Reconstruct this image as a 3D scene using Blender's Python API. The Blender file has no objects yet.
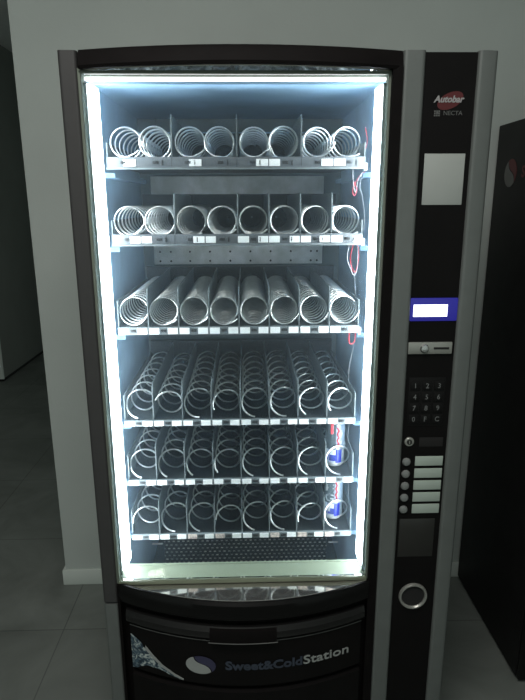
import bpy, bmesh, math, random
from mathutils import Vector, Matrix
random.seed(7)
SC = bpy.context.scene
COL = SC.collection
PI = math.pi
SC.view_settings.view_transform = 'Standard'
SC.view_settings.look = 'None'
SC.view_settings.gamma = 1
SC.view_settings.use_curve_mapping = False
SC.view_settings.exposure = 0.0

# ------------------------------------------------------------ materials
def mat(name, col, rough=0.5, metal=0.0, spec=0.5, noise=0.0, nscale=20.0, emit=None, estr=0.0, bump=0.0, bscale=60.0, coat=0.0):
    m = bpy.data.materials.new(name); m.use_nodes = True
    nt = m.node_tree; b = nt.nodes['Principled BSDF']
    b.inputs['Base Color'].default_value = (*col, 1)
    b.inputs['Roughness'].default_value = rough
    b.inputs['Metallic'].default_value = metal
    b.inputs['Specular IOR Level'].default_value = spec
    b.inputs['Coat Weight'].default_value = coat
    tc = nt.nodes.new('ShaderNodeTexCoord')
    if noise > 0:
        n = nt.nodes.new('ShaderNodeTexNoise'); n.inputs['Scale'].default_value = nscale; n.inputs['Detail'].default_value = 5
        nt.links.new(tc.outputs['Object'], n.inputs['Vector'])
        r = nt.nodes.new('ShaderNodeValToRGB')
        r.color_ramp.elements[0].position = 0.3; r.color_ramp.elements[1].position = 0.7
        r.color_ramp.elements[0].color = (*[c*(1-noise) for c in col], 1)
        r.color_ramp.elements[1].color = (*[min(1, c*(1+noise)) for c in col], 1)
        nt.links.new(n.outputs['Fac'], r.inputs['Fac']); nt.links.new(r.outputs['Color'], b.inputs['Base Color'])
    if bump > 0:
        n = nt.nodes.new('ShaderNodeTexNoise'); n.inputs['Scale'].default_value = bscale; n.inputs['Detail'].default_value = 3
        nt.links.new(tc.outputs['Object'], n.inputs['Vector'])
        bp = nt.nodes.new('ShaderNodeBump'); bp.inputs['Strength'].default_value = bump; bp.inputs['Distance'].default_value = 0.002
        nt.links.new(n.outputs['Fac'], bp.inputs['Height']); nt.links.new(bp.outputs['Normal'], b.inputs['Normal'])
    if emit:
        b.inputs['Emission Color'].default_value = (*emit, 1); b.inputs['Emission Strength'].default_value = estr
    return m

M = {}
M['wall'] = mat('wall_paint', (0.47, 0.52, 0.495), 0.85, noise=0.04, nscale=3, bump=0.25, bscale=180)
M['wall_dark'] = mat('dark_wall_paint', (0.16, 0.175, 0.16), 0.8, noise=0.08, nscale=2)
M['ceiling'] = mat('ceiling_paint', (0.75, 0.76, 0.74), 0.9, noise=0.03)
M['base'] = mat('baseboard_paint', (0.62, 0.68, 0.64), 0.6, noise=0.04, nscale=6)
M['gap'] = mat('shadow_gap', (0.01, 0.01, 0.01), 0.9, noise=0.1)
M['black'] = mat('black_plastic', (0.005, 0.0042, 0.0042), 0.65, spec=0.10, noise=0.15, nscale=30)
M['gloss'] = mat('gloss_black_plastic', (0.005, 0.005, 0.005), 0.3, spec=0.18, noise=0.1)
M['satin'] = mat('satin_black_panel', (0.0055, 0.005, 0.005), 0.5, spec=0.12, noise=0.12, nscale=12)
M['pillar'] = mat('grey_metallic_paint', (0.145, 0.16, 0.153), 0.42, metal=0.25, noise=0.05, nscale=25)
M['pillar_dark'] = mat('dark_grey_pillar', (0.045, 0.045, 0.045), 0.55, metal=0.1, noise=0.06, nscale=25)  # darker grey, used on the upper left pillar only
M['cabinet'] = mat('cabinet_steel', (0.05, 0.05, 0.05), 0.5, noise=0.08)
M['inner'] = mat('insulated_liner', (0.34, 0.54, 0.74), 0.5, noise=0.12, nscale=9)  # blue-grey liner, its blue deepened to carry the lamps' bloom
M['inner_back'] = mat('rear_liner', (0.15, 0.19, 0.20), 0.55, noise=0.15, nscale=8)  # dark tone carries the shadow of the trays on the rear wall
M['panel'] = mat('galvanised_rear_panel', (0.90, 0.93, 0.86), 0.45, metal=0.1, noise=0.25, nscale=22)
M['jamb'] = mat('window_trim', (0.16, 0.185, 0.155), 0.8, spec=0.05, noise=0.06, nscale=14)
M['sill'] = mat('window_sill_plastic', (0.17, 0.20, 0.14), 0.5, noise=0.06, nscale=10)
M['tray'] = mat('tray_plastic', (0.018, 0.024, 0.025), 0.5, noise=0.2, nscale=25)
M['rail'] = mat('tray_rail_grey', (0.12, 0.14, 0.145), 0.45, noise=0.12, nscale=30)
M['rail_dark'] = mat('tray_rail_slate', (0.09, 0.10, 0.11), 0.45, noise=0.12, nscale=30)
M['divider'] = mat('tray_divider_grey', (0.15, 0.18, 0.185), 0.45, noise=0.1, nscale=20)
M['wire'] = mat('bright_steel_wire', (0.95, 0.94, 0.92), 0.30, metal=0.92, noise=0.08, nscale=60)
M['label'] = mat('price_label_card', (0.92, 0.93, 0.92), 0.6, noise=0.03, nscale=50)
M['label_worn'] = mat('worn_price_label_card', (0.62, 0.52, 0.47), 0.6, noise=0.5, nscale=160)
M['tag'] = mat('selection_tag', (0.015, 0.016, 0.018), 0.5, noise=0.2, nscale=100)
M['ledge'] = mat('polished_ledge', (0.62, 0.60, 0.57), 0.07, metal=0.9, noise=0.03)
M['lip'] = mat('flap_lip_plastic', (0.010, 0.010, 0.010), 0.24, spec=0.4, noise=0.1)
M['motor'] = mat('motor_plastic', (0.028, 0.034, 0.036), 0.5, noise=0.1)
M['hub'] = mat('coil_hub', (0.20, 0.22, 0.23), 0.4, noise=0.1)
M['red_wire'] = mat('red_cable', (0.62, 0.05, 0.07), 0.45, noise=0.08)
M['white_wire'] = mat('white_cable', (0.55, 0.53, 0.56), 0.45, noise=0.08)
M['connector'] = mat('white_connector', (0.75, 0.78, 0.85), 0.4, noise=0.05)
M['sheet'] = mat('blank_sheet', (0.36, 0.39, 0.37), 0.6, noise=0.03, nscale=15)
M['coin'] = mat('coin_plate_metal', (0.36, 0.37, 0.34), 0.35, metal=0.5, noise=0.08)
M['chrome'] = mat('polished_metal', (0.62, 0.63, 0.62), 0.22, metal=0.9, noise=0.05)
M['button'] = mat('round_button', (0.20, 0.215, 0.21), 0.3, noise=0.06)
M['sel'] = mat('selection_label', (0.40, 0.47, 0.42), 0.45, noise=0.04)
M['key'] = mat('keypad_key', (0.008, 0.008, 0.008), 0.5, spec=0.15, noise=0.1)
M['keytext'] = mat('key_print', (0.16, 0.17, 0.17), 0.5, noise=0.05)
M['smoke'] = mat('smoked_window', (0.022, 0.022, 0.020), 0.3, noise=0.1)
M['white_print'] = mat('white_print', (0.30, 0.30, 0.30), 0.5, noise=0.04)
M['station_print'] = mat('pale_print', (0.30, 0.32, 0.31), 0.5, noise=0.04)
M['grey_print'] = mat('grey_print', (0.11, 0.115, 0.11), 0.5, noise=0.1)
M['blue_print'] = mat('dim_blue_print', (0.035, 0.045, 0.065), 0.45, noise=0.15)
M['indigo_print'] = mat('indigo_print', (0.035, 0.035, 0.075), 0.45, noise=0.1)
M['red_print'] = mat('dark_red_print', (0.085, 0.009, 0.011), 0.45, noise=0.1)
M['bezel'] = mat('display_bezel', (0.02, 0.02, 0.16), 0.3, noise=0.05, emit=(0.06, 0.055, 0.75), estr=0.22)  # blue emission imitates the bloom of the lit screen around it
M['screen'] = mat('lcd_screen', (0.4, 0.4, 0.7), 0.3, noise=0.02, emit=(0.78, 0.80, 1.0), estr=2.6)
M['led'] = mat('led_diffuser', (0.9, 0.9, 0.9), 0.5, noise=0.02, emit=(0.90, 0.97, 1.0), estr=24.0)
M['led_top'] = mat('top_lamp_diffuser', (0.9, 0.85, 0.85), 0.5, noise=0.02, emit=(1.0, 0.90, 0.88), estr=1.5)
M['room_lamp'] = mat('ceiling_lamp_diffuser', (0.9, 0.9, 0.9), 0.5, emit=(1.0, 0.95, 0.88), estr=1.2)
M['alu'] = mat('can_aluminium', (0.85, 0.87, 0.88), 0.3, metal=0.4, noise=0.04)
M['side_black'] = mat('black_side_panel', (0.010, 0.010, 0.010), 0.6, spec=0.25, noise=0.25, nscale=14)
M['lettering'] = mat('can_lettering', (0.55, 0.58, 0.60), 0.4, noise=0.05)

def floor_mat():
    m = bpy.data.materials.new('grey_floor_tiles'); m.use_nodes = True
    nt = m.node_tree; b = nt.nodes['Principled BSDF']; L = nt.links
    tc = nt.nodes.new('ShaderNodeTexCoord')
    mp = nt.nodes.new('ShaderNodeMapping'); mp.inputs['Location'].default_value = (0.763+6, -0.526+6, 0)
    L.new(tc.outputs['Object'], mp.inputs['Vector'])
    br = nt.nodes.new('ShaderNodeTexBrick'); br.offset = 0.0; br.squash = 1.0
    br.inputs['Scale'].default_value = 1.0; br.inputs['Brick Width'].default_value = 0.6; br.inputs['Row Height'].default_value = 0.6
    br.inputs['Mortar Size'].default_value = 0.0025; br.inputs['Mortar Smooth'].default_value = 0.3
    br.inputs['Color1'].default_value = (1, 1, 1, 1); br.inputs['Color2'].default_value = (0.88, 0.88, 0.88, 1); br.inputs['Mortar'].default_value = (0.55, 0.55, 0.55, 1)
    L.new(mp.outputs['Vector'], br.inputs['Vector'])
    n = nt.nodes.new('ShaderNodeTexNoise'); n.inputs['Scale'].default_value = 2.6; n.inputs['Detail'].default_value = 7; n.inputs['Roughness'].default_value = 0.6; n.inputs['Distortion'].default_value = 0.8
    L.new(tc.outputs['Object'], n.inputs['Vector'])
    r = nt.nodes.new('ShaderNodeValToRGB'); r.color_ramp.elements[0].position = 0.32; r.color_ramp.elements[1].position = 0.7
    r.color_ramp.elements[0].color = (0.135, 0.152, 0.140, 1); r.color_ramp.elements[1].color = (0.215, 0.24, 0.222, 1)
    L.new(n.outputs['Fac'], r.inputs['Fac'])
    mx = nt.nodes.new('ShaderNodeMix'); mx.data_type = 'RGBA'; mx.blend_type = 'MULTIPLY'; mx.inputs['Factor'].default_value = 1
    L.new(r.outputs['Color'], mx.inputs['A']); L.new(br.outputs['Color'], mx.inputs['B']); L.new(mx.outputs['Result'], b.inputs['Base Color'])
    b.inputs['Roughness'].default_value = 0.5
    return m
M['floor'] = floor_mat()

def glass_mat():
    m = bpy.data.materials.new('hazy_window_glass'); m.use_nodes = True
    nt = m.node_tree; L = nt.links; nt.nodes.remove(nt.nodes['Principled BSDF']); out = nt.nodes['Material Output']
    t = nt.nodes.new('ShaderNodeBsdfTransparent'); t.inputs['Color'].default_value = (0.95, 0.975, 0.98, 1)
    g = nt.nodes.new('ShaderNodeBsdfGlossy'); g.inputs['Roughness'].default_value = 0.03
    fr = nt.nodes.new('ShaderNodeFresnel'); fr.inputs['IOR'].default_value = 1.35
    m1 = nt.nodes.new('ShaderNodeMixShader'); L.new(fr.outputs['Fac'], m1.inputs['Fac']); L.new(t.outputs[0], m1.inputs[1]); L.new(g.outputs[0], m1.inputs[2])
    d = nt.nodes.new('ShaderNodeBsdfTranslucent'); d.inputs['Color'].default_value = (0.62, 0.82, 1.0, 1)  # bluish translucent veil mixed in to imitate bloom from the lamp strips
    tc = nt.nodes.new('ShaderNodeTexCoord'); n = nt.nodes.new('ShaderNodeTexNoise'); n.inputs['Scale'].default_value = 7; n.inputs['Detail'].default_value = 6
    L.new(tc.outputs['Object'], n.inputs['Vector'])
    mr = nt.nodes.new('ShaderNodeMapRange'); mr.inputs['From Min'].default_value = 0.3; mr.inputs['From Max'].default_value = 0.7
    mr.inputs['To Min'].default_value = 0.014; mr.inputs['To Max'].default_value = 0.024
    L.new(n.outputs['Fac'], mr.inputs['Value'])
    m2 = nt.nodes.new('ShaderNodeMixShader'); L.new(mr.outputs[0], m2.inputs['Fac']); L.new(m1.outputs[0], m2.inputs[1]); L.new(d.outputs[0], m2.inputs[2])
    L.new(m2.outputs[0], out.inputs['Surface'])
    return m
M['glass'] = glass_mat()

def mesh_mat():
    # dark perforated sheet with staggered paler perforations
    m = bpy.data.materials.new('perforated_sheet'); m.use_nodes = True
    nt = m.node_tree; L = nt.links; b = nt.nodes['Principled BSDF']
    tc = nt.nodes.new('ShaderNodeTexCoord')
    mp = nt.nodes.new('ShaderNodeMapping'); mp.inputs['Rotation'].default_value = (PI/2, 0, 0)
    L.new(tc.outputs['Object'], mp.inputs['Vector'])
    br = nt.nodes.new('ShaderNodeTexBrick'); br.offset = 0.5
    br.inputs['Scale'].default_value = 1; br.inputs['Brick Width'].default_value = 0.0150; br.inputs['Row Height'].default_value = 0.0125
    br.inputs['Mortar Size'].default_value = 0.0042; br.inputs['Mortar Smooth'].default_value = 0.1
    br.inputs['Color1'].default_value = (0.46, 0.43, 0.35, 1); br.inputs['Color2'].default_value = (0.16, 0.165, 0.15, 1); br.inputs['Mortar'].default_value = (0.02, 0.024, 0.024, 1)
    L.new(mp.outputs['Vector'], br.inputs['Vector']); L.new(br.outputs['Color'], b.inputs['Base Color'])
    return m
M['mesh'] = mesh_mat()

def can_mat():
    m = bpy.data.materials.new('can_print'); m.use_nodes = True
    nt = m.node_tree; L = nt.links; b = nt.nodes['Principled BSDF']
    tc = nt.nodes.new('ShaderNodeTexCoord'); sp = nt.nodes.new('ShaderNodeSeparateXYZ'); L.new(tc.outputs['Object'], sp.inputs[0])
    def math_(op, a, bb):
        n = nt.nodes.new('ShaderNodeMath'); n.operation = op
        for i, v in enumerate((a, bb)):
            if isinstance(v, (int, float)): n.inputs[i].default_value = v
            else: L.new(v, n.inputs[i])
        return n.outputs[0]
    X, Z = sp.outputs['X'], sp.outputs['Z']
    left = math_('LESS_THAN', X, -0.001); low = math_('LESS_THAN', Z, 0.052)
    stripe = math_('GREATER_THAN', X, 0.016)
    def mix(f, a, c):
        n = nt.nodes.new('ShaderNodeMix'); n.data_type = 'RGBA'; L.new(f, n.inputs['Factor'])
        for k, v in (('A', a), ('B', c)):
            if isinstance(v, tuple): n.inputs[k].default_value = (*v, 1)
            else: L.new(v, n.inputs[k])
        return n.outputs['Result']
    vo = nt.nodes.new('ShaderNodeTexChecker'); vo.inputs['Scale'].default_value = 55; vo.inputs['Color1'].default_value = (0.70, 0.75, 0.85, 1); vo.inputs['Color2'].default_value = (0.03, 0.05, 0.35, 1)
    L.new(tc.outputs['Object'], vo.inputs['Vector'])
    leftcol = mix(low, (0.10, 0.13, 0.15), vo.outputs['Color'])
    rightcol = mix(low, (0.38, 0.42, 0.52), (0.015, 0.03, 0.50))
    c = mix(left, rightcol, leftcol); c = mix(stripe, c, (0.32, 0.40, 0.48))
    L.new(c, b.inputs['Base Color']); b.inputs['Roughness'].default_value = 0.3; b.inputs['Metallic'].default_value = 0.2
    return m
M['can'] = can_mat()

def splash_mat():
    m = bpy.data.materials.new('ice_splash_print'); m.use_nodes = True
    nt = m.node_tree; L = nt.links; b = nt.nodes['Principled BSDF']
    tc = nt.nodes.new('ShaderNodeTexCoord')
    n = nt.nodes.new('ShaderNodeTexNoise'); n.inputs['Scale'].default_value = 75; n.inputs['Detail'].default_value = 6; n.inputs['Distortion'].default_value = 1.2
    L.new(tc.outputs['Object'], n.inputs['Vector'])
    r = nt.nodes.new('ShaderNodeValToRGB'); e = r.color_ramp.elements
    e[0].position = 0.40; e[0].color = (0.02, 0.035, 0.05, 1); e[1].position = 0.62; e[1].color = (0.5, 0.56, 0.54, 1)
    q = e.new(0.5); q.color = (0.06, 0.11, 0.15, 1)
    L.new(n.outputs['Fac'], r.inputs['Fac']); L.new(r.outputs['Color'], b.inputs['Base Color']); b.inputs['Roughness'].default_value = 0.4
    return m
M['splash'] = splash_mat()

# ------------------------------------------------------------ mesh builder
class MB:
    def __init__(s): s.v = []; s.f = []; s.m = []; s.mats = []
    def mi(s, m):
        if m not in s.mats: s.mats.append(m)
        return s.mats.index(m)
    def add(s, vs, fs, m):
        o = len(s.v); k = s.mi(m); s.v += [tuple(v) for v in vs]
        for f in fs: s.f.append([o+i for i in f]); s.m.append(k)
    def box(s, x0, x1, y0, y1, z0, z1, m, b=0.0):
        if b <= 0:
            vs = [(x, y, z) for x in (x0, x1) for y in (y0, y1) for z in (z0, z1)]
            s.add(vs, [(0,1,3,2),(4,6,7,5),(0,4,5,1),(2,3,7,6),(0,2,6,4),(1,5,7,3)], m); return
        bm = bmesh.new(); bmesh.ops.create_cube(bm, size=1)
        for v in bm.verts: v.co = Vector((x0+(v.co.x+.5)*(x1-x0), y0+(v.co.y+.5)*(y1-y0), z0+(v.co.z+.5)*(z1-z0)))
        bmesh.ops.bevel(bm, geom=bm.edges[:], offset=b, segments=2, profile=0.5, affect='EDGES')
        bm.verts.index_update()
        s.add([v.co[:] for v in bm.verts], [[v.index for v in f.verts] for f in bm.faces], m); bm.free()
    def tube(s, pts, r, m, n=8, cap=True, closed=False):
        pts = [Vector(p) for p in pts]; N = len(pts); vs = []; fs = []
        up = Vector((0, 0, 1)); t0 = (pts[1]-pts[0]).normalized()
        if abs(t0.dot(up)) > .9: up = Vector((1, 0, 0))
        nrm = t0.cross(up).normalized()
        for i, p in enumerate(pts):
            if closed: t = (pts[(i+1) % N]-pts[i-1]).normalized()
            else: t = (pts[min(i+1, N-1)]-pts[max(i-1, 0)]).normalized()
            nrm = (nrm-t*nrm.dot(t)).normalized(); bn = t.cross(nrm)
            rr = r[i] if isinstance(r, (list, tuple)) else r
            for k in range(n):
                a = 2*PI*k/n; vs.append(p+nrm*(rr*math.cos(a))+bn*(rr*math.sin(a)))
        R = N if closed else N-1
        for i in range(R):
            j = (i+1) % N
            for k in range(n): fs.append((i*n+k, i*n+(k+1) % n, j*n+(k+1) % n, j*n+k))
        if cap and not closed: fs.append(tuple(range(n))[::-1]); fs.append(tuple((N-1)*n+k for k in range(n)))
        s.add(vs, fs, m)
    def lathe(s, prof, c, axis, m, n=32):      # prof: (r, h); axis 'y' (h towards -y) or 'z'
        vs = []; fs = []
        for r, h in prof:
            for k in range(n):
                a = 2*PI*k/n
                if axis == 'z': vs.append((c[0]+r*math.cos(a), c[1]+r*math.sin(a), c[2]+h))
                else: vs.append((c[0]+r*math.cos(a), c[1]-h, c[2]+r*math.sin(a)))
        for i in range(len(prof)-1):
            for k in range(n): fs.append((i*n+k, i*n+(k+1) % n, (i+1)*n+(k+1) % n, (i+1)*n+k))
        fs.append(tuple(range(n))[::-1]); fs.append(tuple((len(prof)-1)*n+k for k in range(n)))
        s.add(vs, fs, m)
    def build(s, name, parent=None, smooth=True, ang=35, **props):
        me = bpy.data.meshes.new(name); me.from_pydata(s.v, [], s.f)
        for m in s.mats: me.materials.append(m)
        me.polygons.foreach_set('material_index', s.m)
        bm = bmesh.new(); bm.from_mesh(me); bmesh.ops.recalc_face_normals(bm, faces=bm.faces[:]); bm.to_mesh(me); bm.free()
        if smooth:
            me.polygons.foreach_set('use_smooth', [True]*len(me.polygons)); me.set_sharp_from_angle(angle=math.radians(ang))
        me.update()
        o = bpy.data.objects.new(name, me); COL.objects.link(o)
        if parent: o.parent = parent
        for k, v in props.items(): o[k] = v
        return o

def text_mesh(txt, size, ext=0.0006, shear=0.0, off=0.0, spacing=1.0):
    cu = bpy.data.curves.new('txt', 'FONT'); cu.body = txt; cu.size = size; cu.extrude = ext; cu.shear = shear; cu.offset = off; cu.space_character = spacing
    cu.resolution_u = 3
    ob = bpy.data.objects.new('txt', cu); COL.objects.link(ob)
    dg = bpy.context.evaluated_depsgraph_get(); me = ob.evaluated_get(dg).to_mesh()
    vs = [v.co.copy() for v in me.vertices]; fs = [tuple(p.vertices) for p in me.polygons]
    ob.evaluated_get(dg).to_mesh_clear(); bpy.data.objects.remove(ob); bpy.data.curves.remove(cu)
    x0 = min(v.x for v in vs); x1 = max(v.x for v in vs); y0 = min(v.y for v in vs)
    for v in vs: v.x -= x0; v.y -= y0
    return vs, fs, x1-x0
def put_text(mb, txt, m, x, z, width=None, height=None, y=lambda x: 0.0, shear=0.0, off=0.0, size=0.02, center=False, yscale=1.0, ext=0.0006):
    vs, fs, w = text_mesh(txt, size, ext, shear, off); k = (width/w) if width else 1.0
    h = max(v.y for v in vs); kz = (height/h) if height else k
    sx = x-(w*k/2 if center else 0)
    mb.add([(sx+v.x*k, y(sx+v.x*k)-v.z, z+v.y*kz) for v in vs], fs, m)
    return sx+w*k

def empty(name, loc, label=None, cat=None, group=None):
    o = bpy.data.objects.new(name, None); COL.objects.link(o); o.location = loc; o.empty_display_size = 0.1
    if label: o['label'] = label
    if cat: o['category'] = cat
    if group: o['group'] = group
    return o

# ------------------------------------------------------------ setting
def struct(name, boxes, b=0.0):
    mb = MB()
    for bx in boxes: mb.box(*bx, b=b)
    return mb.build(name, kind='structure', smooth=b > 0)
WY = 0.796
struct('floor', [(-4.2, 2.6, -3.2, 5.0, -0.05, 0.0, M['floor'])])
struct('wall_back', [(-0.832, 2.6, WY, WY+0.16, 0.0, 2.9, M['wall'])])
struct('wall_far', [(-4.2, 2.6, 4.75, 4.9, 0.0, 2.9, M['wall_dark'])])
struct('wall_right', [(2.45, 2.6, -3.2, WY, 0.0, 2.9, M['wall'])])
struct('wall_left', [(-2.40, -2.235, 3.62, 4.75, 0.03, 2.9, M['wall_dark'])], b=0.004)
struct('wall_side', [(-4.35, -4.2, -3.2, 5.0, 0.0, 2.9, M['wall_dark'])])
struct('gap_shade', [(-2.39, -2.245, 3.63, 4.75, 0.0, 0.03, M['gap'])])  # near-black strip stands in for the shadow in the gap under the wall
struct('trim_2', [(-2.405, -2.232, 3.60, 3.62, 0.03, 2.9, M['base'])])
struct('ceiling', [(-4.2, 2.6, -3.2, 5.0, 2.9, 2.95, M['ceiling'])])
bb = MB(); bb.box(-0.843, 2.45, WY-0.013, WY, 0, 0.068, M['base'], b=0.003); bb.box(-0.843, -0.832, WY, WY+0.174, 0, 0.068, M['base'], b=0.003)
bb.build('baseboard_back', kind='structure')

# ------------------------------------------------------------ vending machine
VM = empty('vending_machine', (0, 0.36, 0), 'tall snack vending machine with lit glass window and rows of metal spirals', 'vending machine')
bpy.context.view_layer.update()
class PB(MB):   # parts are modelled in world coordinates; the thing's origin is taken off when built
    def build(s, name, parent=None, **k):
        p = parent; org = Vector((0, 0.36, 0))
        if parent is not None and parent is not VM: org = Vector((0, 0, 0))+Vector((0, 0.36, 0))
        s.v = [(v[0]-org.x, v[1]-org.y, v[2]-org.z) for v in s.v]
        return super().build(name, parent or VM, **k)

XL, XR = -0.408, 0.256          # bowed door
def bow(x, z=1.0):
    B = 0.048 + (0.083-0.048)*min(1, max(0, (1.83-z)/1.25))
    u = (x-(XL+XR)/2)/((XR-XL)/2); u = max(-1, min(1, u))
    return -(0.010+B*(1-u*u))
def bowed(mb, x0, x1, prof, m, n=28, f=lambda y, x, z: y):
    """prof: closed list of (dy, z): dy relative to the bow if flag 'b', absolute when 'a'"""
    N = len(prof); vs = []; fs = []
    for i in range(n+1):
        x = x0+(x1-x0)*i/n
        for (kind, dy, z) in prof:
            vs.append((x, (bow(x, z)+dy) if kind == 'b' else dy, z))
    for i in range(n):
        for k in range(N): fs.append((i*N+k, i*N+(k+1) % N, (i+1)*N+(k+1) % N, (i+1)*N+k))
    fs.append(tuple(range(N))); fs.append(tuple(n*N+k for k in range(N))[::-1])
    mb.add(vs, fs, m)

# cabinet shell (walls, open at the front behind the window)
mb = PB()
mb.box(-0.445, -0.418, 0.045, 0.74, 0.04, 1.82, M['cabinet'])
mb.box(0.262, 0.445, 0.045, 0.74, 0.04, 1.82, M['cabinet'])
mb.box(-0.418, 0.262, 0.66, 0.74, 0.04, 1.82, M['cabinet'])
mb.box(-0.418, 0.262, 0.045, 0.66, 1.80, 1.82, M['cabinet'])
mb.box(-0.418, 0.262, 0.045, 0.66, 0.04, 0.30, M['cabinet'])
for x in (-0.40, 0.36):
    for y in (0.10, 0.66): mb.box(x, x+0.05, y, y+0.05, 0.0, 0.04, M['black'])
mb.build('cabinet')
mb = PB()
mb.box(-0.418, -0.410, 0.10, 0.655, 0.30, 1.795, M['inner'])
mb.box(0.238, 0.262, 0.10, 0.655, 0.30, 1.795, M['inner'])
mb.box(-0.410, 0.238, 0.10, 0.655, 1.785, 1.80, M['inner'])
mb.box(-0.410, 0.238, 0.635, 0.655, 0.30, 1.785, M['inner_back'])
mb.box(-0.410, 0.238, 0.10, 0.635, 0.30, 0.31, M['inner_back'])
for x0, x1 in ((-0.410, -0.385), (0.215, 0.238)):           # runners for the trays
    for z in (1.60, 1.424, 1.20, 0.954, 0.785, 0.621): mb.box(x0, x1 if x0 < 0 else 0.238, 0.16, 0.60, z-0.012, z, M['inner'])
for z in (1.745, 1.735, 1.715): mb.box(-0.37, 0.19, 0.622, 0.636, z-0.003, z, M['inner'])
mb.box(-0.352, -0.349, 0.628, 0.636, 1.66, 1.785, M['rail'])
mb.build('interior_liner')
# rear panel with punched holes
mb = PB()
mb.box(-0.372, 0.178, 0.602, 0.612, 1.335, 1.612, M['panel'], b=0.003)
for x in (-0.352, -0.317, -0.255, -0.19, -0.124, -0.058, 0.008, 0.074, 0.140, 0.160):
    for z in (1.346, 1.376): mb.lathe([(0.0032, 0), (0.0032, 0.0012)], (x, 0.6025, z), 'y', M['gap'], n=10)
mb.build('rear_panel')

# window jambs, sill, lamps
mb = PB()
mb.box(-0.421, -0.410, 0.0, 0.035, 0.583, 1.79, M['jamb']); mb.box(0.232, 0.243, 0.0, 0.035, 0.583, 1.79, M['jamb'])
for xa, xb in ((-0.421, -0.4045), (0.2262, 0.243)): mb.box(xa, xb, 0.029, 0.034, 0.583, 1.776, M['jamb'])  # baffle plates added to keep the strips' light off the glass
mb.box(-0.421, 0.243, 0.0, 0.06, 1.79, 1.797, M['jamb'])
mb.box(-0.412, -0.4065, -0.004, 0.003, 0.583, 1.792, M['jamb'], b=0.001); mb.box(0.2295, 0.2345, -0.004, 0.003, 0.583, 1.792, M['jamb'], b=0.001)
mb.box(-0.410, 0.232, -0.004, 0.003, 0.578, 0.588, M['sill'], b=0.001); mb.box(-0.410, 0.232, -0.004, 0.003, 1.787, 1.792, M['jamb'], b=0.001)
mb.build('window_trim', label='pale green-grey trim around the lit window')
mb = PB(); mb.box(-0.421, 0.243, 0.003, 0.078, 0.572, 0.583, M['sill'], b=0.002); mb.box(-0.410, 0.236, 0.070, 0.078, 0.576, 0.5845, M['sill'], b=0.001)
mb.build('window_sill')
for sgn, (xa, xb) in ((-1, (-0.4075, -0.3955)), (1, (0.2295, 0.2225))):
    mb = PB(); prof = [(xa, 0.036), (xa+(xb-xa)*0.75, 0.048), (xb, 0.075), (xb, 0.098), (xa-0.004*(-sgn)*-1, 0.098)]
    n = len(prof); vs = [(x, y, z) for z in (0.592, 1.774) for x, y in prof]
    mb.add(vs, [tuple(range(n)), tuple(range(n, 2*n))]+[(k, (k+1) % n, n+(k+1) % n, n+k) for k in range(n)], M['led'])
    mb.build('light_strip', label='glowing white lamp strip beside the window')
mb = PB(); mb.box(-0.408, 0.232, 0.030, 0.042, 1.780, 1.787, M['led_top'], b=0.002); mb.build('light_strip', label='faint pinkish lamp strip along the window top')
mb = PB(); mb.box(-0.408, 0.231, 0.004, 0.008, 0.588, 1.787, M['glass']); mb.build('window_glass')

# bowed door frame
mb = PB()
bowed(mb, XL, XR, [('a', 0.04, 1.797), ('b', 0.0, 1.794), ('b', -0.002, 1.80), ('b', 0.0, 1.805), ('b', 0.004, 1.824), ('b', 0.010, 1.831), ('a', 0.04, 1.831)], M['black'])
mb.box(0.2345, XR, -0.014, 0.045, 0.02, 1.80, M['black'])
mb.box(-0.412, -0.405, -0.012, 0.0, 0.02, 0.583, M['black'])
bowed(mb, XL, 0.2345, [('a', 0.003, 0.574), ('b', 0.011, 0.579), ('b', 0.010, 0.5835), ('b', 0.006, 0.583), ('b', 0.0, 0.576), ('b', -0.002, 0.555), ('b', 0.002, 0.535), ('b', 0.010, 0.528), ('a', 0.04, 0.528), ('a', 0.04, 0.572)], M['gloss'])
bowed(mb, XL, 0.2345, [('b', 0.022, 0.53), ('a', 0.04, 0.53), ('a', 0.04, 0.03), ('b', 0.022, 0.03)], M['black'])
mb.build('door_frame', label='glossy black bowed door frame')
mb = PB(); bowed(mb, -0.406, 0.2295, [('a', -0.003, 0.5765), ('b', 0.012, 0.584), ('b', 0.010, 0.579), ('a', -0.003, 0.574)], M['ledge'])
mb.build('window_ledge', label='shiny grey ledge curving out below the window')
mb = PB(); bowed(mb, -0.406, 0.2295, [('a', -0.001, 1.790), ('b', 0.012, 1.7925), ('b', 0.010, 1.795), ('a', -0.001, 1.795)], M['ledge'])
mb.build('window_ledge', label='shiny grey strip above the window')

# delivery flap: lip, graphic panel, lower kick plate
mb = PB()
bowed(mb, -0.392, 0.226, [('b', 0.022, 0.513), ('b', 0.006, 0.512), ('b', -0.003, 0.502), ('b', -0.004, 0.490), ('b', 0.002, 0.479), ('b', 0.022, 0.476)], M['lip'])
bowed(mb, -0.385, 0.220, [('b', 0.0078, 0.4690), ('b', 0.0068, 0.4685), ('b', 0.0068, 0.4675), ('b', 0.0085, 0.4670)], M['grey_print'])
bowed(mb, -0.385, 0.220, [('b', 0.022, 0.472), ('b', 0.010, 0.470), ('b', 0.008, 0.335), ('b', 0.022, 0.330)], M['satin'])
fl = mb.build('delivery_flap')
mb = PB()
bowed(mb, -0.172, -0.006, [('b', 0.012, 0.511), ('b', -0.004, 0.508), ('b', -0.0075, 0.495), ('b', -0.007, 0.476), ('b', 0.012, 0.473)], M['black'], n=12)
mb.tube([(x, bow(x, .47)-0.0072, 0.4745) for x in [-0.175+0.172*i/12 for i in range(13)]], 0.0012, M['grey_print'], n=6)
mb.build('flap_handle', fl)
fy = lambda x: bow(x, 0.4)+0.0072
mb = PB()
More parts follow.
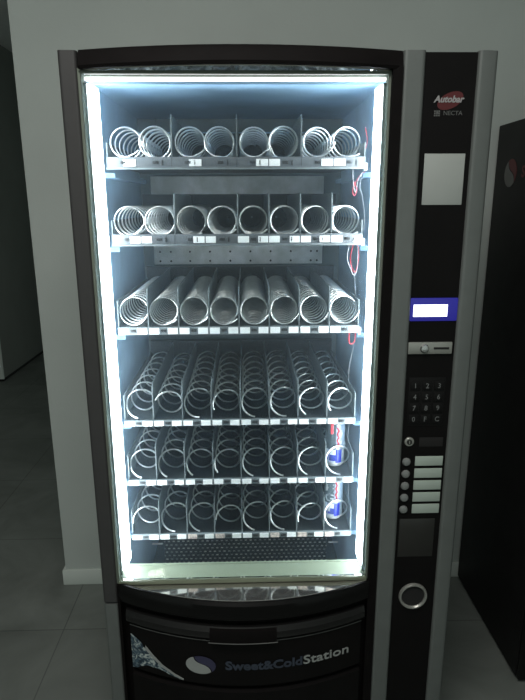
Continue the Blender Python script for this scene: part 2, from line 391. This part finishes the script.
e = put_text(mb, 'Sweet&Cold', M['blue_print'], -0.135, 0.383, width=0.196, height=0.026, y=fy, off=0.0009, size=0.03)
put_text(mb, 'Station', M['station_print'], e+0.003, 0.383, width=0.122, height=0.026, y=fy, size=0.03, off=0.0003)
mb.build('station_lettering', fl, label='Sweet&ColdStation lettering, dim blue and white')
def swirl(mb, cx, cz, rx, rz, mA, mB, yf, place=None):
    # disc split by an S-curve with a thin dark gap: pale crescent lower left, dark body upper right
    def S(t):                                   # S-curve from upper left to lower right
        a = math.radians(118); p = (math.cos(a), math.sin(a)); q = (-p[0]*1.0, -p[1])
        q = (math.cos(math.radians(-42)), math.sin(math.radians(-42)))
        x = p[0]*(1-t)+q[0]*t; z = p[1]*(1-t)+q[1]*t; w = math.sin(2*PI*t)*-0.16
        dx, dz = q[0]-p[0], q[1]-p[1]; l = math.hypot(dx, dz)
        return (x-dz/l*w, z+dx/l*w)
    for (a0, a1, m, sh) in ((118, 318, mA, -0.05), (-42, 118, mB, 0.05)):
        rim = [(math.cos(math.radians(a0+(a1-a0)*i/24)), math.sin(math.radians(a0+(a1-a0)*i/24))) for i in range(25)]
        cur = [S(i/14) for i in range(1, 14)]
        if a0 == -42: pass
        if a0 == 118: cur = cur[::-1]
        pts = rim+cur if True else rim
        pts = [((x+sh*0.8), (z+sh*0.5)) for x, z in pts]
        if place: vs = [place(cx+rx*x, cz+rz*z, 0) for x, z in pts]+[place(cx+rx*x, cz+rz*z, 1) for x, z in pts]
        else: vs = [(cx+rx*x, yf(cx+rx*x), cz+rz*z) for x, z in pts]+[(cx+rx*x, yf(cx+rx*x)-0.0008, cz+rz*z) for x, z in pts]
        n = len(pts)
        mb.add(vs, [tuple(range(n))[::-1], tuple(range(n, 2*n))]+[(k, (k+1) % n, n+(k+1) % n, n+k) for k in range(n)], m)
mb = PB(); swirl(mb, -0.198, 0.392, 0.037, 0.026, M['station_print'], M['indigo_print'], fy)
mb.build('swirl_emblem', fl, label='round emblem of pale and indigo halves')
mb = PB()
pts = [(-0.384, 0.336), (-0.384, 0.440), (-0.376, 0.436), (-0.358, 0.424), (-0.345, 0.405), (-0.325, 0.384), (-0.300, 0.362), (-0.268, 0.345), (-0.245, 0.337)]
n = len(pts); vs = [(x, fy(x)+0.001, z) for x, z in pts]+[(x, fy(x), z) for x, z in pts]
mb.add(vs, [tuple(range(n))[::-1], tuple(range(n, 2*n))]+[(k, (k+1) % n, n+(k+1) % n, n+k) for k in range(n)], M['splash'])
sw = pts[4:]; top = [(x+0.001, z+0.010*(1-i/5)+0.002) for i, (x, z) in enumerate(sw)]
q = sw+top[::-1]; n = len(q)
mb.add([(x, fy(x)-0.0006, z) for x, z in q]+[(x, fy(x)+0.0008, z) for x, z in q], [tuple(range(n)), tuple(range(n, 2*n))[::-1]]+[(k, (k+1) % n, n+(k+1) % n, n+k) for k in range(n)], M['station_print'])
mb.build('ice_splash_graphic', fl)
mb = PB()
bowed(mb, -0.385, 0.220, [('b', 0.022, 0.318), ('b', 0.006, 0.314), ('b', 0.004, 0.10), ('b', 0.022, 0.095)], M['satin'])
mb.build('kick_plate')

# grey pillars
def pillar(x0, x1, z0, z1, m, yf=-0.012, curve=0.0, **k):
    mb = PB(); prof = [(x0, 0.045), (x0, yf+0.004), (x0+0.004, yf)]
    for i in range(1, 8):
        t = i/8; prof.append((x0+0.004+(x1-x0-0.008)*t, yf+curve*t*t))
    prof += [(x1-0.004, yf+curve), (x1, yf+curve+0.005), (x1, 0.045)]
    n = len(prof); vs = [(x, y, z) for z in (z0, z1) for x, y in prof]
    mb.add(vs, [tuple(range(n)), tuple(range(n, 2*n))[::-1]]+[(k, (k+1) % n, n+(k+1) % n, n+k) for k in range(n)], m)
    return mb.build('door_pillar', ang=60, **k)
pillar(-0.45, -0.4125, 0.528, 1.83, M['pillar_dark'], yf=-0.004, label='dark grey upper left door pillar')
pillar(-0.45, -0.4125, 0.03, 0.522, M['pillar'], yf=-0.004, label='mid grey lower left door pillar')
pillar(0.2565, 0.302, 0.03, 1.83, M['pillar'], label='grey pillar between window and control panel')
pillar(0.412, 0.4535, 0.03, 1.83, M['pillar'], curve=0.004, label='grey curved pillar along the right edge')

# control panel
mb = PB(); mb.box(0.302, 0.412, -0.004, 0.045, 0.03, 1.828, M['satin']); cp = mb.build('control_panel')
Y = -0.004
mb = PB()
vs = []; N = 40
for dy in (0, -0.001):
    for k in range(N):
        a = 2*PI*k/N; vs.append((0.3605+0.027*math.cos(a), Y+dy, 1.735+0.0165*math.sin(a)+0.008*math.cos(a)))
mb.add(vs, [tuple(range(N))[::-1], tuple(range(N, 2*N))]+[(k, (k+1) % N, N+(k+1) % N, N+k) for k in range(N)], M['red_print'])
put_text(mb, 'Autobar', M['white_print'], 0.325, 1.731, width=0.065, height=0.0140, y=lambda x: Y-0.0012, shear=0.25, off=0.0006)
mb.build('maker_emblem', cp, label='red oval emblem with white Autobar lettering')
mb = PB(); put_text(mb, 'NECTA', M['grey_print'], 0.348, 1.7065, width=0.040, height=0.0085, y=lambda x: Y-0.0008)
for i in range(3):
    for j in range(3):
        if (i, j) != (1, 1): mb.box(0.328+i*0.0045, 0.3312+i*0.0045, Y-0.001, Y, 1.7045+j*0.0042, 1.7075+j*0.0042, M['grey_print'])
mb.box(0.3325, 0.3365, Y-0.001, Y, 1.7085, 1.7125, M['grey_print'])
mb.build('maker_lettering', cp, label='small grey NECTA lettering with square mark')
mb = PB(); mb.box(0.3135, 0.4015, Y-0.0012, Y, 1.523, 1.6295, M['sheet'], b=0.0004); mb.build('notice_sheet', cp, label='blank pale sheet near the panel top')
mb = PB(); mb.box(0.3025, 0.4115, Y-0.003, Y, 1.264, 1.3175, M['bezel'], b=0.002); ds = mb.build('display', label='display bezel, its blue glow standing in for screen bloom')
mb = PB(); mb.box(0.3095, 0.388, Y-0.0045, Y-0.003, 1.2745, 1.3025, M['screen'], b=0.0005); mb.build('screen', ds, label='glowing white screen')
mb = PB(); mb.box(0.3025, 0.4055, Y-0.006, Y, 1.186, 1.2145, M['coin'], b=0.002); cs = mb.build('coin_plate', label='pale metal coin plate')
mb = PB(); mb.lathe([(0.0105, 0), (0.0105, 0.003), (0.008, 0.006), (0.004, 0.007)], (0.340, Y-0.006, 1.200), 'y', M['chrome'], n=28); mb.build('coin_return_button', cs)
mb = PB(); mb.box(0.362, 0.398, Y-0.0072, Y-0.0058, 1.1975, 1.2025, M['gap'], b=0.0005); mb.build('coin_slot', cs)
mb = PB(); mb.box(0.311, 0.398, Y-0.0012, Y, 1.005, 1.128, M['key'], b=0.0005); kp = mb.build('keypad')
for r, row in enumerate(('123', '456', '789', '0FC')):
    for c, ch in enumerate(row):
        x = 0.326+c*0.0285; z = 1.108-r*0.028
        mb = PB(); mb.box(x-0.0115, x+0.0115, Y-0.0035, Y-0.001, z-0.011, z+0.011, M['key'], b=0.001)
        put_text(mb, ch, M['keytext'], x, z-0.006, height=0.012, size=0.016, y=lambda x: Y-0.0038, center=True, ext=0.0003)
        mb.build('key', kp)
mb = PB(); mb.lathe([(0.0115, 0), (0.0115, 0.003), (0.0095, 0.0045)], (0.320, Y, 0.965), 'y', M['coin'], n=28)
mb.lathe([(0.0068, 0.0045), (0.0066, 0.0052)], (0.320, Y, 0.965), 'y', M['smoke'], n=24); mb.box(0.319, 0.321, Y-0.0058, Y-0.005, 0.961, 0.969, M['coin'])
mb.build('door_lock', cp)
mb = PB(); mb.box(0.345, 0.403, Y-0.001, Y, 0.951, 0.975, M['gap'], b=0.0005); mb.build('note_slot', cp)
for i in range(5):
    z = 0.9135-i*0.0325
    mb = PB(); mb.box(0.3375, 0.406, Y-0.003, Y, z-0.0125, z+0.0125, M['sel'], b=0.001); mb.build('selection_label', cp, label='blank pale label window')
    mb = PB(); mb.lathe([(0.0105, 0), (0.0105, 0.002), (0.0085, 0.005), (0.004, 0.0065)], (0.3165, Y, z-0.002), 'y', M['button'], n=24); mb.build('selection_button', cp)
mb = PB(); mb.box(0.3085, 0.3985, Y-0.0015, Y, 0.646, 0.755, M['smoke'], b=0.001); mb.build('reader_window', cp, label='smoky dark square window')
mb = PB(); mb.lathe([(0.0375, 0), (0.0375, 0.004), (0.0355, 0.0075), (0.0325, 0.0075), (0.030, 0.004), (0.030, 0.0008)], (0.356, Y, 0.529), 'y', M['coin'], n=48)
mb.lathe([(0.030, 0.0009), (0.030, 0.0014)], (0.356, Y, 0.529), 'y', M['gap'], n=48)
mb.build('coin_return_cup', cp, label='bright metal ring around a dark cup')

# perforated deck at the chute
mb = PB(); mb.box(-0.338, 0.172, 0.300, 0.304, 0.31, 0.512, M['mesh']); mb.box(-0.338, 0.172, 0.300, 0.34, 0.512, 0.516, M['tray'])
mb.box(-0.372, -0.340, 0.285, 0.29, 0.506, 0.509, M['label']); mb.box(0.176, 0.205, 0.285, 0.29, 0.500, 0.503, M['label'])
mb.build('chute_grille')

# ------------------------------------------------------------ trays and spirals
TX0, TX1 = -0.393, 0.211; PW = (TX1-TX0)/8; TY0, TY1 = 0.12, 0.575
R0, WR = 0.0342, 0.0021
def coil(parent, xc, zc, pitch, start, ylen, tail=True, wr=WR, sway=0.0):
    mb = PB(); pts = []; SEG = 28; y0 = TY0+0.004
    turns = ylen/pitch; a0 = math.radians(start*30)
    if tail:
        for i in range(5, 0, -1):
            a = a0-math.radians(6*i); R = R0+0.0009*i; pts.append((xc+R*math.sin(a), y0, zc+R*math.cos(a)))
    for i in range(int(turns*SEG)+1):
        t = i/SEG; a = a0+2*PI*t; pts.append((xc+R0*math.sin(a), y0+pitch*t, zc+R0*math.cos(a)))
    mb.tube(pts, wr, M['wire'], n=6)
    return mb.build('spiral', parent, ang=80)
rows = [
 dict(z=1.620, zc=.0475, pitch=.050, div=(2, 4, 6), st=(5, 7.5, 5, 6, 4.5, 8, 4, 5.5), tall=1),
 dict(z=1.444, zc=.0430, pitch=.044, div=(2, 4, 5, 6, 7), st=(4.5, 6.5, 5.5, 5, 5, 5, 5, 5.5), tall=1),
 dict(z=1.220, zc=.0470, pitch=.0245, div=(1, 2, 3, 4, 5, 6, 7), st=(4, 5, 4.7, 5, 4.3, 4.2, 4, 4), tall=0),
 dict(z=0.974, zc=.0455, pitch=.065, div=(1, 2, 3, 4, 5, 6, 7), st=(6.2, 9.8, 5.7, 8.2, 6, 5.6, 7, 7.8), tall=0),
 dict(z=0.805, zc=.0440, pitch=.065, div=(1, 2, 3, 4, 5, 6, 7), st=(6.2, 6.6, 7, 7.6, 6.3, 6, 6.6, 5.8), tall=0),
 dict(z=0.641, zc=.0440, pitch=.065, div=(1, 2, 3, 4, 5, 6, 7), st=(8.7, 5.8, 6.2, 9, 6.2, 5.8, 8.4, 6), tall=0)]
LABX = {0: [(-.354, -.325), (-.202, -.173), (-.046, -.018), (-.0155, .010), (.107, .134), (.137, .163)],
        1: [(-.349, -.324), (-.321, -.297), (-.198, -.171), (-.168, -.144), (-.091, -.064), (-.042, -.018), (-.016, .010), (.034, .058), (.061, .085), (.106, .131), (.134, .161), (.187, .209)]}
names = ['topmost', 'second', 'third', 'fourth', 'fifth', 'lowest']
for ri, rw in enumerate(rows):
    z = rw['z']; hs = 0.013 if rw['tall'] else (0.0098 if ri == 2 else 0.0085); ft = z+rw['zc']-R0-0.0026; lh = 0.0078 if rw['tall'] else (0.0078 if ri == 2 else 0.0068)
    mb = PB()
    mb.box(TX0, TX1, TY0, TY1, ft-0.012, ft, M['tray'])
    mb.box(TX0, TX1, TY1-0.010, TY1+0.015, ft, z+0.112, M['motor'])
    mb.box(TX0, TX0+0.0025, TY0+0.002, TY1, ft, z+(0.075 if ri > 1 else 0.045), M['divider'])
    mb.box(TX1-0.0025, TX1, TY0+0.002, TY1, ft, z+(0.075 if ri > 1 else 0.045), M['divider'])
    for i in range(8):
        xc = TX0+PW*(i+.5)
        mb.lathe([(0.020, 0), (0.020, 0.012), (0.009, 0.014), (0.009, 0.03), (0.003, 0.032)], (xc, TY1-0.010, z+rw['zc']), 'y', M['motor'], n=20)
        mb.lathe([(0.0035, 0.032), (0.003, 0.034)], (xc, TY1-0.010, z+rw['zc']), 'y', M['hub'], n=10)
    tr = mb.build('tray', smooth=True, label=names[ri]+' tray of eight metal spirals')
    mb = PB(); mb.box(TX0, TX1, TY0-0.006, TY0, z-hs, z+hs, M['rail_dark'] if rw['tall'] else M['rail'], b=0.0015)
    if rw['tall']:
        mb.box(TX0, TX1, TY0-0.009, TY0-0.004, z-hs-0.002, z-hs+0.003, M['rail'], b=0.001)
        for i in range(3): x = TX0+PW*(2*i+2); mb.box(x-0.0006, x+0.0006, TY0-0.0066, TY0-0.005, z-hs, z+hs, M['tag'])
    mb.build('price_rail', tr)
    for k in rw['div']:
        x = TX0+PW*k; mb = PB()
        # side profile: front edge upright, rounded top corner
        h = z+0.108; prof = [(TY0+0.001, ft), (TY0+0.001, h-0.012), (TY0+0.006, h-0.003), (TY0+0.014, h), (TY1-0.01, h), (TY1-0.01, ft)]
        n = len(prof); vs = [(xx, y, zz) for xx in (x-0.0009, x+0.0009) for y, zz in prof]
        mb.add(vs, [tuple(range(n)), tuple(range(n, 2*n))]+[(q_, (q_+1) % n, n+(q_+1) % n, n+q_) for q_ in range(n)], M['divider'])
        mb.box(x-0.0016, x+0.0016, TY0, TY0+0.003, ft, h-0.012, M['rail'])
        mb.build('divider', tr, smooth=False)
    yl = TY0-0.0075
    if ri in LABX: labs = [(a, b_, M['label']) for a, b_ in LABX[ri]]
    else:
        labs = []
        for i in range(8):
            x = TX0+PW*i
            labs.append((x+0.0025, x+0.027, M['label_worn'] if (ri == 5 and i in (0, 2, 3, 5, 6, 7)) else M['label']))
            if ri == 5 and i == 7: continue
            labs.append((x+PW-0.027, x+PW-0.0025, M['label']))
    for a, b_, mm in labs:
        mb = PB(); mb.box(a, b_, yl, yl+0.0015, z-lh, z+lh, mm); mb.build('price_label', tr, smooth=False)
    for i in range(8):
        xc = TX0+PW*(i+.5); mb = PB()
        mb.box(xc-0.0068, xc+0.0068, yl, yl+0.0015, z-0.003, z+0.004, M['tag'], b=0.0005)
        if rw['tall']: mb.box(xc+0.014, xc+0.018, yl, yl+0.0015, z-0.006, z+0.006, M['tag'], b=0.0005)
        mb.build('selection_tag', tr)
        coil(tr, xc+(0.0 if ri else (0.003 if i % 2 == 0 else -0.003)), z+rw['zc'], rw['pitch']*((1.2, .95, .9, .85, .9, 1.0, 1.25, 1.05)[i] if ri == 2 else 1), rw['st'][i], 0.435, tail=(ri < 3), wr=(0.0024, 0.0024, 0.0021, 0.0024, 0.0024, 0.0024)[ri])
# cables at the right-hand ends of the trays
def cable(pts, m, r=0.0011, lab=None):
    P = [Vector(p) for p in pts]; out = []
    for i in range(len(P)-1):
        p0, p1, p2, p3 = P[max(i-1, 0)], P[i], P[i+1], P[min(i+2, len(P)-1)]
        for k in range(6):
            t = k/6; out.append(0.5*((2*p1)+(p2-p0)*t+(2*p0-5*p1+4*p2-p3)*t*t+(3*p1-p0-3*p2+p3)*t**3))
    out.append(P[-1]); mb = PB(); mb.tube(out, r, m, n=6); mb.build('cable', label=lab) if lab else mb.build('cable')
cable([(0.188, 0.15, 1.605), (0.190, 0.15, 1.575), (0.196, 0.15, 1.553), (0.201, 0.15, 1.580), (0.210, 0.14, 1.600)], M['white_wire'])
cable([(0.191, 0.15, 1.577), (0.199, 0.15, 1.560), (0.194, 0.15, 1.545), (0.189, 0.15, 1.560), (0.205, 0.15, 1.592), (0.216, 0.14, 1.600)], M['red_wire'], lab='red cable')
cable([(0.213, 0.16, 1.600), (0.208, 0.16, 1.565), (0.214, 0.16, 1.548), (0.222, 0.16, 1.50), (0.222, 0.16, 1.46)], M['white_wire'])
cable([(0.212, 0.14, 1.70), (0.218, 0.14, 1.67), (0.212, 0.14, 1.645)], M['red_wire'], lab='red cable')
cable([(0.186, 0.15, 1.43), (0.181, 0.15, 1.395), (0.190, 0.15, 1.370), (0.199, 0.15, 1.352), (0.207, 0.15, 1.37), (0.207, 0.15, 1.43)], M['white_wire'])
cable([(0.196, 0.15, 1.43), (0.189, 0.15, 1.39), (0.202, 0.15, 1.358), (0.210, 0.15, 1.40), (0.205, 0.15, 1.43)], M['red_wire'], lab='red cable')
cable([(0.193, 0.15, 1.207), (0.193, 0.15, 1.180), (0.199, 0.15, 1.173), (0.207, 0.15, 1.180), (0.209, 0.15, 1.20), (0.214, 0.15, 1.21)], M['red_wire'], r=0.0016, lab='red cable')
cable([(0.208, 0.19, 1.36), (0.212, 0.19, 1.30), (0.216, 0.19, 1.22), (0.214, 0.19, 1.17), (0.204, 0.20, 1.08), (0.212, 0.20, 1.02), (0.216, 0.20, 0.95)], M['white_wire'], r=0.0009)
cable([(0.212, 0.19, 0.96), (0.206, 0.19, 0.90), (0.212, 0.19, 0.86), (0.213, 0.19, 0.78), (0.213, 0.19, 0.66)], M['white_wire'], r=0.0009)
mb = PB(); mb.box(0.150, 0.157, 0.135, 0.140, 0.928, 0.965, M['red_wire'], b=0.001); mb.build('tray_connector', label='red connector')
for z in (1.612, 1.436, 1.214):
    mb = PB(); mb.box(0.211, 0.2185, 0.125, 0.135, z-0.010, z+0.008, M['connector'], b=0.001); mb.build('tray_connector')

# ------------------------------------------------------------ drink cans
def can(x, y, z, la, label, letters, zl):
    t = empty('drink_can', (x, y, z), label, 'can', 'slim drink cans in the right-hand spirals')
    mb = MB(); prof = [(0.0265, 0.013), (0.0265, 0.121), (0.0255, 0.125)]
    mb.lathe(prof, (0, 0, 0), 'z', M['can'], n=40); b = mb.build('can_body', t)
    mb = MB(); mb.lathe([(0.019, 0.0), (0.022, 0.001), (0.0245, 0.005), (0.0265, 0.013)], (0, 0, 0), 'z', M['alu'], n=40)
    mb.build('base_rim', t)
    mb = MB(); mb.lathe([(0.0255, 0.125), (0.0225, 0.130), (0.0235, 0.1325), (0.0228, 0.133), (0.0215, 0.131), (0.0, 0.1308)][:-1], (0, 0, 0), 'z', M['alu'], n=40)
    mb.build('can_lid', t)
    mb = MB(); zz = zl
    for ch in letters:
        vs, fs, w = text_mesh(ch, 0.026, 0.0004, 0, 0.0003); h = max(v.y for v in vs); k = 0.025/h
        out = []
        for v in vs:
            a = math.radians(la)+(v.x-w/2)/w*(1.0 if ch != 'I' else 0.25)
            r = 0.0267+v.z; out.append((r*math.cos(a), r*math.sin(a), zz+v.y*k))
        mb.add(out, fs, M['lettering']); zz += 0.0300
    mb.build('lettering', t)
    mb = MB()                                     # red script band on the front
    pts = [(0.0269*math.cos(math.radians(270+a)), 0.0269*math.sin(math.radians(270+a)), zz_) for a, zz_ in ((4, .118), (14, .108), (6, .098), (15, .088), (5, .080), (13, .071), (8, .062))]
    mb.tube(pts, 0.0026, M['red_wire'], n=6); mb.build('red_mark', t)
    return t
XC8 = TX0+PW*7.5
can(XC8-0.003, 0.190, 0.641+.0440-R0+0.0024, 236, 'blue and silver slim drink can in the lowest tray, rightmost spiral', 'IGE', 0.026)
can(XC8-0.003, 0.190, 0.805+.0440-R0+0.0024, 318, 'blue and silver slim drink can in the second tray from the bottom, rightmost spiral', 'IGE', 0.026)

# ------------------------------------------------------------ second machine
t = empty('vending_machine', (1.15, 0.5, 0), 'plain black vending machine against the wall, round emblem on its side', 'vending machine')
mb = MB(); OX, OY = 1.15, 0.5
def bx(mb, x0, x1, y0, y1, z0, z1, m, b=0): mb.box(x0-OX, x1-OX, y0-OY, y1-OY, z0, z1, m, b)
bx(mb, 0.80, 1.50, 0.250, 0.778, 0.012, 1.782, M['side_black'], 0.004)
for x in (0.84, 1.42):
    for y in (0.30, 0.70): bx(mb, x, x+0.04, y, y+0.04, 0.0, 0.014, M['black'])
mb.build('cabinet', t)
mb = MB(); bx(mb, 0.803, 1.497, 0.232, 0.250, 0.012, 1.777, M['gloss'], 0.003); mb.build('front_door', t)
mb = MB()
pl = lambda u, v, s: (0.80-OX-0.0008*s, -(u)-OY, v)    # u runs towards the viewer
swirl(mb, -0.655, 1.621, 0.042, 0.043, M['grey_print'], M['red_print'], None, place=pl)
mb.build('swirl_emblem', t, label='round emblem of grey and dark red halves')
vs, fs, w = text_mesh('S', 0.05, 0.0004, 0, 0.001); mb = MB()
mb.add([(0.80-OX-0.0004-v.z, 0.575-v.x-OY, 1.603+v.y) for v in vs], fs, M['red_print']); mb.build('side_lettering', t, label='dark red letter S')

# ------------------------------------------------------------ lights
lamp = MB(); lamp.box(-0.95, 0.25, -1.5, -0.9, 2.86, 2.90, M['room_lamp'], b=0.005); lamp.build('ceiling_lamp', label='flat white ceiling lamp panel above the vending machine', category='lamp')
def area(name, loc, rot, sx, sy, power, col):
    l = bpy.data.lights.new(name, 'AREA'); l.shape = 'RECTANGLE'; l.size = sx; l.size_y = sy; l.energy = power; l.color = col
    o = bpy.data.objects.new(name, l); COL.objects.link(o); o.location = loc; o.rotation_euler = rot; return o
area('ceiling_lamp_light', (-0.35, -1.2, 2.85), (0, 0, 0), 1.2, 0.6, 30.0, (1.0, 0.95, 0.91))
w = bpy.data.worlds.new('room_ambient'); SC.world = w; w.use_nodes = True
w.node_tree.nodes['Background'].inputs['Color'].default_value = (0.84, 0.98, 0.92, 1); w.node_tree.nodes['Background'].inputs['Strength'].default_value = 0.42

# ------------------------------------------------------------ camera
yaw, pitch, roll = math.radians(-1.5185), math.radians(14.429), math.radians(0.2322)
F = Vector((-math.sin(yaw)*math.cos(pitch), math.cos(yaw)*math.cos(pitch), -math.sin(pitch)))
Rv = Vector((math.cos(yaw), math.sin(yaw), 0)); D = F.cross(Rv)
R2 = Rv*math.cos(roll)+D*math.sin(roll); D2 = -Rv*math.sin(roll)+D*math.cos(roll)
cam = bpy.data.cameras.new('camera'); co = bpy.data.objects.new('camera', cam); COL.objects.link(co)
cam.sensor_fit = 'VERTICAL'; cam.sensor_height = 24; cam.sensor_width = 18; cam.lens = 24*570/700; cam.clip_start = 0.02
mw = Matrix((( R2.x, -D2.x, -F.x, -0.0698), (R2.y, -D2.y, -F.y, -1.2822), (R2.z, -D2.z, -F.z, 1.5278), (0, 0, 0, 1)))
co.matrix_world = mw
SC.camera = co
